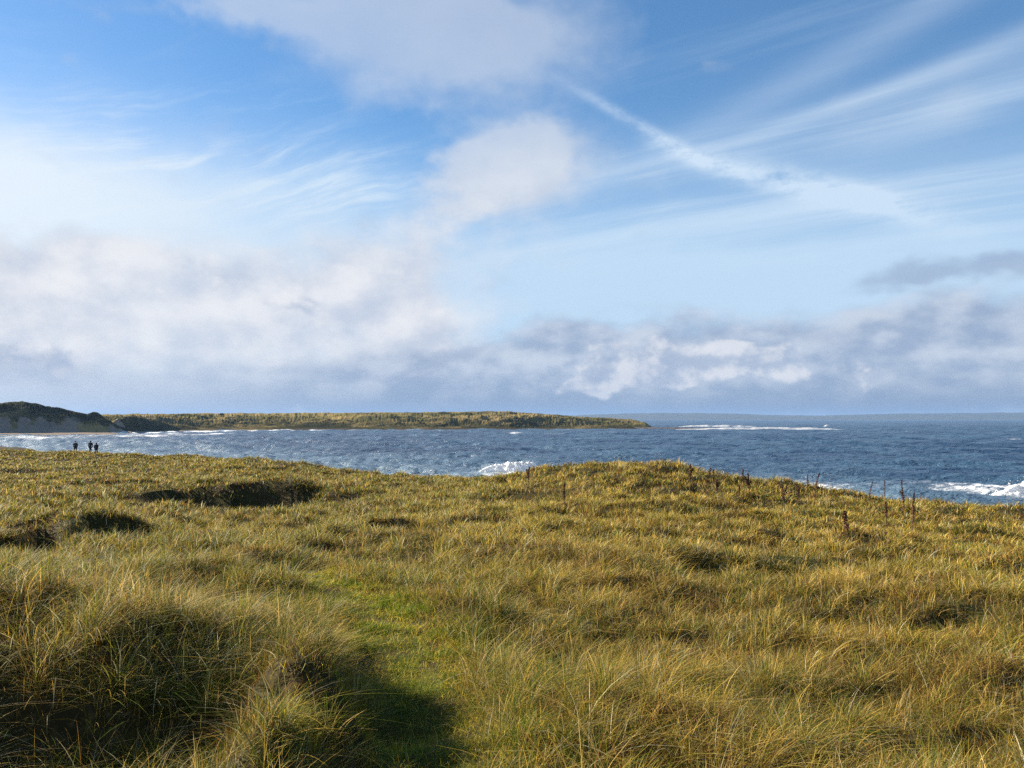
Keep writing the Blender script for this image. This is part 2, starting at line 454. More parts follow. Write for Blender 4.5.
# where the shore lies along the far bay (plan), for the foam and the land
SHORE = np.array([(-520, 470), (-430, 520), (-352, 547), (-318, 590), (-292, 640), (-262, 720), (-225, 772), (-112, 800), (40, 834), (128, 868)], float)
def shore_d(x, y):
    best = np.full(np.shape(x), 1e9)
    for a, b in zip(SHORE[:-1], SHORE[1:]):
        ab = b - a; t = np.clip(((x - a[0]) * ab[0] + (y - a[1]) * ab[1]) / (ab @ ab), 0, 1)
        best = np.minimum(best, np.hypot(x - a[0] - t * ab[0], y - a[1] - t * ab[1]))
    return best

azs = np.linspace(D(-50), D(50), 900)
rr = np.concatenate([np.geomspace(36, 1500, 900), np.geomspace(1520, 40000, 120)])
R2, A2 = np.meshgrid(rr, azs, indexing='ij'); SX, SY = R2 * np.sin(A2), R2 * np.cos(A2)
SZ = np.zeros_like(SX)
wd0 = math.radians(215)         # swell runs towards the shore
for i in range(40):
    lam = 1.9 * (1.09 ** i); amp = .020 * lam ** .62
    th = wd0 + rng.normal(0, .55 if lam < 12 else .3); kk = 2 * math.pi / lam
    fade = smooth(.55, .28, R2 * .0042 / lam)
    ph = (SX * math.cos(th) + SY * math.sin(th)) * kk + rng.uniform(0, 6.28)
    sw = np.sin(ph); SZ += amp * fade * (sw + .35 * np.cos(2 * ph))
for lam, amp, dg in ((33, .13, 262), (46, .20, 256), (61, .24, 259)):
    kk = 2 * math.pi / lam; th = math.radians(dg); ph = (SX * math.cos(th) + SY * math.sin(th)) * kk + 1.1 * fbm(SX / 90, SY / 90, 86, 2) * 3
    SZ += amp * (np.sin(ph) + .35 * np.cos(2 * ph)) * smooth(1400, 500, R2)
SZ *= .8 + .6 * fbm(SX / 60, SY / 60, 88, 3)
SD = sea_side(SX, SY); FD = shore_d(SX, SY)
fo = np.zeros_like(SX)
lines_ = fbm(SX / 70 + .02 * SY, SY / 16, 91, 4)
fo += smooth(75, 25, SD) * (.30 + .35 * lines_)                      # wash along the near beach
fo += smooth(26, 6, FD) * .62 * smooth(-140, -280, SX) + smooth(16, 3, FD) * .42   # far beach
fo += .36 * smooth(90, 20, FD) * (lines_ > .12) * smooth(-150, -260, SX)
for px, py, w_, h_, s_ in [(430, 471, 30, 2.0, .42), (485, 475, 40, 1.6, .45), (760, 485, 100, 8, .41), (900, 490, 140, 10, .40), (980, 487, 45, 8, .40), (510, 473, 36, 1.2, .6), (1024, 500, 22, 2.0, .4), (40, 437.6, 70, .7, .6), (110, 436.2, 45, .7, .6), (180, 434, 50, .5, .5), (515, 433, 9, 1.0, .8), (350, 433, 60, .9, .32), (690, 467, 40, 3, .25),
                           (560, 434, 35, 1.0, .42), (610, 433, 20, .8, .5), (440, 431, 25, .6, .4), (100, 439, 60, 1.2, .25), (20, 439, 50, 1.2, .3), (215, 434, 14, 1.1, .75), (160, 436, 30, 1.0, .5),
                           (930, 428, 6, 1.0, .3), (1020, 440, 8, 1.0, .6), (905, 432, 6, .8, .4), (730, 431, 50, .7, .35), (250, 451, 60, .8, .26), (420, 447, 60, .9, .24), (730, 442, 60, .8, .22)]:
    y0 = EYE * F / (py - 419); x0 = (px - 512) / F * y0
    ry = abs(EYE * F / (py + h_ - 419) - y0) + 1; rx = w_ / F * y0
    fo += s_ * np.exp(-((SX - x0) / rx) ** 2 - ((SY - y0) / ry) ** 2)
o = mesh_np('sea', np.stack([SX, SY, SZ], -1), grid_quads(len(rr), len(azs))[:, ::-1], mat=sea_mat()); o['kind'] = 'structure'
fattr(o, 'foam', np.clip(fo, 0, 1)); fattr(o, 'shallow', np.clip(smooth(150, 40, SD) + .5 * smooth(60, 5, FD), 0, 1))

# ------------------------------------------------------------------ breaking waves
def foam_mat():
    m, t, b = material('foam')
    geo = t.n.new('ShaderNodeNewGeometry').outputs['Position']
    n = t.noise(geo, 1.6, 6, .65); n2 = t.noise(geo, 5, 4, .6)
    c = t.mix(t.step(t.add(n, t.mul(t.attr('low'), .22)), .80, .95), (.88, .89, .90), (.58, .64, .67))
    t.put(b.inputs['Base Color'], c); b.inputs['Roughness'].default_value = .9; b.inputs['Specular IOR Level'].default_value = .1
    t.put(b.inputs['Normal'], t.bump(t.add(n, t.mul(n2, .4)), .6, .25))
    tr = t.n.new('ShaderNodeBsdfTranslucent'); t.l.new(c, tr.inputs['Color']); mx = t.n.new('ShaderNodeMixShader'); mx.inputs[0].default_value = .42
    t.l.new(b.outputs[0], mx.inputs[1]); t.l.new(tr.outputs[0], mx.inputs[2]); t.l.new(mx.outputs[0], t.n['Material Output'].inputs['Surface'])
    return m
FOAM = foam_mat()
def breaker(label, x0, y0, length, height, depth, rot, skew, seed, rough=.25, base=-.45, group=None):
    nl, npf = int(max(90, min(260, length * 8))), 34
    u = np.linspace(-1, 1, nl)[:, None]; v = np.linspace(0, 1, npf)[None]
    env = np.clip(1 - np.abs(u) ** 2.4, 0, 1) ** .9
    # taller towards the +u end when skewed
    env = env * np.clip(1 + skew * u, .12, 2) * (1 + .45 * fbm(u * min(length, 26) / 6.5, u * 0, seed, 3))
    # profile: face, rolling crest, long back
    pxs = np.interp(v, [0, .18, .34, .46, .56, .70, 1], [-.95, -.72, -.50, -.38, -.05, .40, 1.15])
    pzs = np.interp(v, [0, .18, .34, .46, .56, .70, 1], [0, .34, .74, .96, 1.0, .55, 0])
    X = u * length / 2 + 0 * v
    Y = pxs * depth * (.45 + .55 * env) + .12 * depth * np.sin(u * 5 + seed)
    Z = pzs * height * env
    k_ = max(1.0, length / 16)
    q = fbm(X / 1.1 / k_ + 3, Y / .9 / k_ + Z / k_ * 1.3, seed + 2, 4); q2 = fbm(X / .35 / k_, Y / .35 / k_ + Z / k_ * 2, seed + 4, 3)
    bump = (q * .75 + q2 * .35) * rough * height * env * np.sin(np.pi * v) ** .5
    Z = Z + bump; Y = Y - bump * .6
    c, s = math.cos(rot), math.sin(rot)
    me = np.stack([X * c - Y * s, X * s + Y * c, Z], -1)
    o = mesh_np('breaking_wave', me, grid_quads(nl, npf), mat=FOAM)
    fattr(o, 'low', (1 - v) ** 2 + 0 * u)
    o.location = (x0, y0, base)
    o['label'] = label; o['category'] = 'wave'
    if group: o['group'] = group
    if length < 40:
        r_ = np.random.default_rng(seed); n = int(34 * length)
        iu = (r_.random(n) * nl).astype(int).clip(0, nl - 1); iv = r_.integers(7, 22, n)
        c0 = me[iu, iv] + np.stack([r_.normal(.1, .30, n), r_.normal(0, .3, n), np.abs(r_.normal(0, .20, n)) * height / 2.5], -1)
        c0 = c0[env[iu, 0] > .12]; n = len(c0)
        e1 = r_.normal(0, 1, (n, 3)); e1 /= np.linalg.norm(e1, axis=1)[:, None]; e2 = np.cross(e1, r_.normal(0, 1, (n, 3))); e2 /= np.linalg.norm(e2, axis=1)[:, None]
        z_ = r_.uniform(.02, .08, n)[:, None]
        sp = mesh_np('spray', np.stack([c0 - e1 * z_, c0 + e2 * z_, c0 + e1 * z_, c0 - e2 * z_], 1).reshape(-1, 3), np.arange(4 * n).reshape(-1, 4), mat=FOAM, parent=o, smooth=False)
        fattr(sp, 'low', np.zeros(4 * n)); sp['kind'] = 'stuff'
    return o
def sea_xy(px, py):
    y = EYE * F / (py - 419); return (px - 512) / F * y, y
WG = 'waves breaking white on the sea'
x, y = sea_xy(510, 473)
breaker('small white wave breaking behind the grassy dune crest', x, y, 15.5, 2.7, 3.0, .06, .25, 3, .24, group=WG)
x, y = sea_xy(1036, 498)
breaker('biggest white wave, breaking close in where the dune slopes down to the sea', x, y, 17, 3.3, 3.4, -.08, .5, 8, .24, group=WG)
x, y = sea_xy(757, 429.6)
breaker('long thin line of surf beyond the end of the dark reef', x, y, 190, 2.8, 9, .02, .2, 13, .10, group=WG)
x, y = sea_xy(720, 427.0)
breaker('short broken line of surf seen over the dark reef off the headland', x, y, 130, 3.0, 9, .02, -.2, 17, .12, group=WG)
x, y = sea_xy(826, 426.4)
breaker('small detached white crest farther out than the long reef surf line', x, y, 9, 2.6, 4, .1, .2, 19, .4, group=WG)
x, y = sea_xy(135, 435.2)
breaker('low surf line along the sandy foot of the far dunes', x, y, 120, 1.1, 5, .62, .0, 23, .5, group=WG)

# ------------------------------------------------------------------ far land: dune bluff, headland, reef, coast
def land_mat():
    m, t, b = material('far_dune')
    geo = t.n.new('ShaderNodeNewGeometry').outputs['Position']
    sandf = t.attr('sand'); dark = t.attr('scrub'); rock = t.attr('rock')
    g3 = t.sep(geo); gs = t.xyz(t.mul(g3[0], .45), g3[1], t.mul(g3[2], 2.2)); n1 = t.noise(gs, .05, 6, .6); n2 = t.noise(gs, .30, 5, .65)
    c = t.mix(t.step(n1, .38, .62), (.27, .20, .083), (.155, .135, .049))
    c = t.mix(t.step(t.noise(gs, .03, 5, .65), .50, .62), c, (.072, .072, .028))
    c = t.mix(t.mul(t.step(n2, .54, .70), .6), c, (.060, .060, .022))
    c = t.mix(t.mul(dark, t.step(t.add(n1, t.mul(n2, .4)), .40, .75)), c, (.030, .030, .014))
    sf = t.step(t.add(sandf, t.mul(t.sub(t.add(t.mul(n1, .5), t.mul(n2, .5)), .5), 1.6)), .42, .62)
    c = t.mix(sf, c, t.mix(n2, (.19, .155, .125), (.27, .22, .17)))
    c = t.mix(t.step(t.add(rock, t.mul(t.sub(n2, .5), .8)), .4, .6), c, t.mix(n2, (.03, .027, .025), (.10, .075, .055)))
    t.put(b.inputs['Base Color'], c); b.inputs['Roughness'].default_value = 1.0; b.inputs['Specular IOR Level'].default_value = 0
    t.put(b.inputs['Normal'], t.bump(n2, .7, 1.2))
    return m
LAND = land_mat()

def az_of(px): return math.atan((px - 512) / F)
def land_strip(name, pxs, base_py, top_py, face, back, beach=0, seed=0, npx=3, sand=None, scrub=None, rock=None, noise=1.0):
    """columns by azimuth; the foot on the shore line, a face of `face` metres, then a top reaching `back` metres inland"""
    cols = np.linspace(pxs[0], pxs[-1], int((pxs[-1] - pxs[0]) * npx))
    by = np.interp(cols, pxs, base_py); ty = np.interp(cols, pxs, top_py); fc = np.interp(cols, pxs, face)
    d0 = EYE * F / (by - 419)                       # depth of the foot
    s = np.concatenate([np.linspace(-18 - beach, 0, 10), np.geomspace(1.2, back, 110)])
    Dm = d0[:, None] + s[None]
    Xm = (cols - 512)[:, None] / F * Dm
    dc = d0 + fc                                   # crest depth
    hc = EYE - (ty - 419) / F * dc                 # crest height
    q = s[None] / fc[:, None]
    prof = np.where(q < 0, .06 * q, np.where(q < 1, smooth(-.05, 1.0, q) * .9 + .1 * q, 1.0 - .12 * smooth(1, 5, q)))
    Z = hc[:, None] * prof - .6 * (s[None] < 0) + .2
    if beach: Z = np.where(s[None] < 0, -.35 + 1.5 * smooth(-18 - beach, 0, s)[None] + .2 * fbm(Xm / 15, Dm / 15, seed + 1, 3), np.maximum(Z, 1.1))
    amp = smooth(-.02, .5, q) * noise * np.clip(hc[:, None] / 12, .1, 1.4)
    Z = Z + amp * (fbm(Xm / 60, Dm / 26, seed, 4) * 4.6 + fbm(Xm / 16, Dm / 9, seed + 3, 4) * 2.0 + fbm(Xm / 2.5, Dm / 2.5, seed + 5, 3) * .7) * np.where(q < 1, 1, .7)
    # keep the crest where the photograph has it
    zt = (EYE + (419 - ty)[:, None] / F * Dm) 
    Z = np.minimum(Z, zt + .2 + smooth(.5, 1.1, q) * noise * (1.9 * fbm(Xm / 13, Dm / 30, seed + 8, 3) + .5))
    Z = Z * smooth(back, back * .75, s)[None] - 3 * smooth(back * .7, back, s)[None]
    o = mesh_np(name, np.stack([Xm, Dm, Z], -1), grid_quads(len(cols), len(s)), mat=LAND); o['kind'] = 'structure'
    for nm, fn in (('sand', sand), ('scrub', scrub), ('rock', rock)):
        fattr(o, nm, np.clip(fn(cols[:, None] + 0 * q, q + 0 * cols[:, None], Z), 0, 1) if fn else np.zeros_like(Z))
    return o

B = lambda px, c, w: np.exp(-((px - c) / w) ** 2)
land_strip('headland', [60, 100, 130, 165, 200, 250, 330, 400, 430, 480, 510, 545, 580, 610, 632, 645, 651],
           [433.6, 433.2, 432.6, 431.6, 430.8, 430.2, 429.9, 429.8, 429.7, 429.6, 429.5, 429.3, 429.2, 429.1, 429, 429, 429],
           [416, 415.5, 414.5, 414.5, 414.2, 414, 413.4, 413, 413, 412.2, 412, 415, 417.2, 418.6, 420.4, 423, 427.5],
           [190, 170, 150, 140, 130, 130, 120, 110, 90, 80, 70, 60, 50, 42, 34, 22, 10], 420, seed=100,
           sand=lambda px, q, z: 1.1 * smooth(.10, .02, q) * smooth(420, 150, px) + .42 * (q < .9) * B(px, 150, 60) * smooth(.05, .3, q),
           scrub=lambda px, q, z: .9 * smooth(.95, .15, q) + .3 * (q > .8) * (px > 500),
           rock=lambda px, q, z: smooth(.16, .03, q) * smooth(180, 330, px) * .9)
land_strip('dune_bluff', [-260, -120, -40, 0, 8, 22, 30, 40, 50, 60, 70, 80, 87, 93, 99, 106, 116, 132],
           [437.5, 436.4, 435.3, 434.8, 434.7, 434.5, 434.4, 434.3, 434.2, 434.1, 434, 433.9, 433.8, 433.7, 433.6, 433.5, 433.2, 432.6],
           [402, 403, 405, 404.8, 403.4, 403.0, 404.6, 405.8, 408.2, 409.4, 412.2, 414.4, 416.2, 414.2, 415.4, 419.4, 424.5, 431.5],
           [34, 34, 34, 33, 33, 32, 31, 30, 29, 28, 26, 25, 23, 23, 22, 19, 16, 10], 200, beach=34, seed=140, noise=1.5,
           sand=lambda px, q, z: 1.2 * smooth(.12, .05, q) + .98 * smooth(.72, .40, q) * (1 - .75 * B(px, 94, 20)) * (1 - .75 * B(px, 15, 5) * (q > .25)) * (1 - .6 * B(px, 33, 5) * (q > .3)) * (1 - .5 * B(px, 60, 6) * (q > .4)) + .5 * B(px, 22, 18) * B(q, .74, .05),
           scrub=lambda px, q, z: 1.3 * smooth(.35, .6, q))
land_strip('dune_knoll', [102, 110, 116, 121, 126, 134, 142, 152, 160, 172, 185],
           [433.4, 433.2, 433, 432.8, 432.6, 432.3, 432, 431.8, 431.6, 431.3, 431],
           [431, 424, 420.5, 418.5, 417, 417, 418.5, 421, 423, 426, 430.5],
           [14, 18, 20, 22, 23, 23, 22, 20, 17, 13, 8], 80, seed=170, noise=1.1,
           sand=lambda px, q, z: 1.2 * smooth(.14, .05, q) + 1.0 * B(px, 118 - 5 * (q - .7), 2.2) * (q > .45) + .7 * B(px, 120 + 12 * (.6 - q), 4) * (q > .2) * (q < .6),
           scrub=lambda px, q, z: .9 * (px > 121))

# reef: low dark rock shelf running out from the tip
cols = np.linspace(634, 764, 420); v = np.linspace(-1, 1, 26)
d = np.interp(cols, [634, 764], [872, 905])
u = (cols - 634) / 130
X = (cols[:, None] - 512) / F * d[:, None] + 0 * v[None]; Y = d[:, None] + v[None] * (16 * (1 - u) + 5)[:, None]
Z = (1.9 * (1 - u ** 2.2))[:, None] * (1 - v[None] ** 2) + fbm(X / 5, Y / 5, 201, 4) * 1.0 + fbm(X / 20, Y / 14, 205, 3) * .8 - .25
o = mesh_np('reef', np.stack([X, Y, Z], -1), grid_quads(len(cols), 26), mat=plain('reef_rock', (.055, .045, .04), .9, .5, .4)); o['kind'] = 'structure'

# far coast across the bay
def coast(name, pxs, tops, d0, depth, seed, c1, c2):
    cols = np.linspace(pxs[0], pxs[-1], 500); s = np.linspace(0, 1, 26)
    ty = np.interp(cols, pxs, tops) + .35 * fbm(cols / 22, cols * 0, seed, 4)
    Dm = d0 + s[None] * depth
    X = (cols - 512)[:, None] / F * (d0 + 0 * s[None]) + 0 * Dm
    hc = (419.0 - ty) / F * (d0 + depth * .5) + EYE
    Z = hc[:, None] * smooth(-.05, .55, s)[None] * smooth(1.2, .6, s)[None] * (1 + .12 * fbm(X / 260, Dm / 260, seed + 3, 4)) - 2
    o = mesh_np(name, np.stack([X, Dm + 0 * X, Z], -1), grid_quads(len(cols), 26), mat=None)
    m, t, b = material(name + '_fields'); geo = t.n.new('ShaderNodeNewGeometry').outputs['Position']
    t.put(b.inputs['Base Color'], t.mix(t.step(t.noise(geo, .006, 5, .6), .4, .6), c1, c2)); b.inputs['Roughness'].default_value = 1
    o.data.materials.append(m); o['kind'] = 'structure'
coast('far_coast', [520, 560, 620, 660, 720, 770, 800, 860, 900, 960, 1030, 1150, 1300], [417.5, 416, 413.8, 413, 412.8, 413.4, 414.6, 415.6, 414.6, 413.4, 413.0, 412, 411], 9000, 2500, 301, (.020, .034, .030), (.045, .055, .035))

# ------------------------------------------------------------------ bushes along the headland skyline
BUSH_M = plain('bush_leaf', (.040, .048, .018), .9, .5, 2.0)
def bush(label, px, py, d, wid, hei, seed):
    r_ = np.random.default_rng(seed)
    x0, y0, z0 = (px - 512) / F * d, d, EYE - (py - 419) / F * d
    root = bpy.data.objects.new('bush', None); link(root); root.location = (x0, y0, z0 - hei)
    root['label'] = label; root['category'] = 'bush'; root['group'] = 'dark bushes on the headland skyline'
    n = 900
    p = r_.normal(0, 1, (n, 3)); p /= np.linalg.norm(p, axis=1)[:, None]
    p *= (.55 + .45 * r_.random(n))[:, None] * (1 + .35 * fbm(p[:, 0] * 1.5, p[:, 1] * 1.5 + p[:, 2], seed))[:, None]
    p[:, 2] = np.abs(p[:, 2])
    c = p * np.array([wid / 2, wid / 3, hei])
    e1 = r_.normal(0, 1, (n, 3)); e1 /= np.linalg.norm(e1, axis=1)[:, None]
    e2 = np.cross(e1, r_.normal(0, 1, (n, 3))); e2 /= np.linalg.norm(e2, axis=1)[:, None]
    s_ = r_.uniform(.15, .4, n)[:, None] * max(.7, hei / 3)
    V = np.stack([c - e1 * s_, c + e2 * s_ * .6, c + e1 * s_, c - e2 * s_ * .6], 1)
    mesh_np('foliage', V.reshape(-1, 3), np.arange(4 * n).reshape(-1, 4), mat=BUSH_M, parent=root, smooth=False)
    # short branching stem
    bm = bmesh.new()
    for k in range(5):
        a = k * 1.26; tip = Vector((math.cos(a) * wid * .22, math.sin(a) * wid * .16, hei * .7)); 
        ring0 = [bm.verts.new((.12 * math.cos(j * 1.047), .12 * math.sin(j * 1.047), -.4)) for j in range(6)]
        ring1 = [bm.verts.new(tip + Vector((.04 * math.cos(j * 1.047), .04 * math.sin(j * 1.047), 0))) for j in range(6)]
        for j in range(6): bm.faces.new((ring0[j], ring0[(j + 1) % 6], ring1[(j + 1) % 6], ring1[j]))
    me = bpy.data.meshes.new('stem'); bm.to_mesh(me); bm.free(); me.materials.append(BUSH_M)
    link(bpy.data.objects.new('stem', me), root)
bush('long low dark bush on the middle of the headland skyline', 362, 412.2, 870, 34, 2.2, 1)
bush('dark bush on the headland skyline, nearer the middle than the last one by the tip', 444, 411.4, 850, 16, 2.6, 2)
bush('wide dark bush at the highest part of the headland near its tip', 488, 410.8, 840, 26, 2.4, 3)
bush('tiny lone dark bush on the skyline just past the bluff', 222, 413.0, 850, 6, 2.6, 4)

# ------------------------------------------------------------------ dead dock stems along the crest
DOCK = plain('dead_dock', (.075, .028, .017), .9, .45, 30)
def tube(pts, radii, sides=6):
    V, Q = [], []
    pts = [Vector(p) for p in pts]
    for i, (p, r_) in enumerate(zip(pts, radii)):
        d_ = (pts[min(i + 1, len(pts) - 1)] - pts[max(i - 1, 0)]).normalized()
        a_ = d_.cross(Vector((.3, 1, .1))).normalized(); b_ = d_.cross(a_)
        for j in range(sides):
            t_ = 2 * math.pi * j / sides; V.append(p + (a_ * math.cos(t_) + b_ * math.sin(t_)) * r_)
    for i in range(len(pts) - 1):
        for j in range(sides):
            Q.append((i * sides + j, i * sides + (j + 1) % sides, (i + 1) * sides + (j + 1) % sides, (i + 1) * sides + j))
    return V, Q

def ray_ground(px, py):         # used to find where on the dune a stem seen there has its foot
    ds = np.geomspace(4, 60, 3000); x, y = (px - 512) / F * ds, ds
    zr = EYE - (py - 419) / F * ds; zg = ground(x, y) + .30
    hit = np.nonzero(zr <= zg)[0]
    i = hit[0] if len(hit) else len(ds) - 1
    if not len(hit):            # foot hidden behind the brow: stand it on the brow
        i = int(np.argmin(np.abs(sea_side(x, y) + .5)))
    return x[i], y[i]

def dock(label, px, base, top, lean=0.0, forks=0, dense=1.0, seed=0):
    r_ = np.random.default_rng(500 + seed)
    x, y = ray_ground(px, base)
    zg = float(ground(np.array([x]), np.array([y]))[0])
    ztop = EYE - (top - 419) / F * y
    H = max(.55, ztop - zg)
    root = bpy.data.objects.new('dock_plant', None); link(root); root.location = (x, y, zg - .03)
    root['label'] = label; root['category'] = 'dead plant'; root['group'] = 'dead dock stems standing above the dune grass'
    V, Q, LV = [], [], []
    stems = [(0, 0, H, lean, .016)]
    for k in range(forks):
        stems.append((0, H * r_.uniform(.3, .5), H * r_.uniform(.68, .92), lean + r_.choice([-1, 1]) * r_.uniform(.15, .35), .007))
    for bx, z0, z1, ln, rad_ in stems:
        pts = []
        for t_ in np.linspace(0, 1, 9):
            zz = z0 + (z1 - z0) * t_
            pts.append((ln * H * (t_ ** 1.6) * (z1 - z0) / H + .012 * math.sin(t_ * 7 + seed) + lean * z0 * .2, .015 * math.cos(t_ * 5 + seed), zz))
        v_, q_ = tube(pts, np.linspace(rad_, rad_ * .4, 9)); o_ = len(V); V += v_; Q += [tuple(o_ + i_ for i_ in f) for f in q_]
        # clustered seed valves round the upper stem
        n = int(260 * dense * (z1 - z0) / H)
        for _ in range(n):
            t_ = 1 - .62 * r_.random() ** 1.25; f = t_ * 8; i0 = min(7, int(f)); a_, b_ = Vector(pts[i0]), Vector(pts[i0 + 1])
            c = a_.lerp(b_, f - i0)
            wr = .060 * dense * (1.12 - t_) ** .35 * (.55 + .45 * math.sin(t_ * 46 + seed) ** 2)
            an = r_.uniform(0, 6.283); rr_ = wr * r_.random() ** .5
            c = c + Vector((math.cos(an) * rr_, math.sin(an) * rr_, r_.normal(0, .01)))
            e1 = Vector(r_.normal(0, 1, 3)).normalized(); e2 = e1.cross(Vector(r_.normal(0, 1, 3))).normalized(); s_ = r_.uniform(.011, .020)
            LV += [c - e1 * s_, c + e2 * s_ * .8, c + e1 * s_, c - e2 * s_ * .8]
    mesh_np('stem', [tuple(p) for p in V], Q, mat=DOCK, parent=root)
    mesh_np('seed_head', [tuple(p) for p in LV], np.arange(len(LV)).reshape(-1, 4), mat=DOCK, parent=root, smooth=False)

DOCKS = [
    ('dark dead dock stem on the crest just beside the small breaking wave', 528, 479, 466, .06, 1, 1.0),
    ('dead dock stem standing alone in the grass a little in front of the crest', 564, 496, 482, 0, 0, 1.0),
    ('first dark dock stem where the crest starts to fall away, against the hump', 689, 476, 463, .05, 1, 1.2),
    ('dark dock stem leaning over on the crest, left of a shorter thin stem', 705, 482, 467, .22, 0, 1.2),
    ('shorter thin dock stem close behind a leaning thicker one', 712, 478, 468, .08, 0, .8),
    ('short stubby dark dock head barely above the grass', 716, 488, 478, 0, 1, 1.6),
    ('straight upright dock stem against the pale wash, in a pair', 742, 482, 468, 0, 0, 1.1),
    ('forked bushy dock stem beside a straight one', 748, 488, 472, -.05, 3, 1.3),
    ('very short brown dock stem sunk in the grass below the straight one', 738, 492, 484, 0, 0, .9),
    ('stout dark dock stem at the edge of a clump, leaning away from the thinner ones', 783, 500, 482, -.10, 1, 1.1),
    ('low dock stem in the middle of a clump of four', 796, 497, 485, .05, 1, .9),
    ('slender dock stem standing upright beside a tilted one against the sea', 806, 486, 473, .03, 0, .8),
    ('tilted dock stem leaning to one side against the sea', 813, 488, 472, .22, 0, 1.0),
    ('tiny dark dock head low in the grass below the crest', 845, 522, 512, -.1, 0, 1.2),
    ('thin tilted dock stem alone on the skyline', 867, 496, 481, .15, 0, .6),
    ('very thin upright dock stem on the skyline behind a dark one', 883, 493, 480, 0, 0, .5),
    ('dark short dock stem in the grass beside a green tuft', 884, 514, 500, 0, 0, 1.0),
    ('tallest dock stem, standing well above the crest', 902, 514, 479, -.05, 1, .9),
    ('reddish dock stem just beside the tallest one', 910, 516, 491, .06, 0, .8),
]
for i, (lb, px, b0, t0, ln, fk, de) in enumerate(DOCKS): dock(lb, px, b0, t0, ln, fk, de, i)

# ------------------------------------------------------------------ people
SKIN = plain('skin', (.42, .26, .19), .6, .1); JACK = plain('dark_jacket', (.016, .018, .026), .85, .4, 20)
TROU = plain('dark_trousers', (.020, .018, .020), .9, .4, 20); HAIR = plain('hair', (.02, .014, .010), .7, .4, 60); BOOT = plain('boot', (.018, .013, .010), .6, .3, 20)
def skin_mesh(name, verts, edges, radii, mat, parent=None, root=0, levels=2):
    me = bpy.data.meshes.new(name); me.from_pydata(verts, edges, []); me.materials.append(mat)
    o = link(bpy.data.objects.new(name, me), parent)
    sk = o.modifiers.new('skin', 'SKIN'); sk.use_smooth_shade = True
    for i, v in enumerate(me.skin_vertices[0].data):
        v.radius = radii[i] if isinstance(radii[i], tuple) else (radii[i], radii[i]); v.use_root = (i == root)
    s = o.modifiers.new('sub', 'SUBSURF'); s.levels = s.render_levels = levels
    return o
def chain(V, E, R, start, pts):
    prev = start; ids = []
    for p, r_ in pts:
        V.append(p); R.append(r_); E.append((prev, len(V) - 1)); prev = len(V) - 1; ids.append(prev)
    return ids

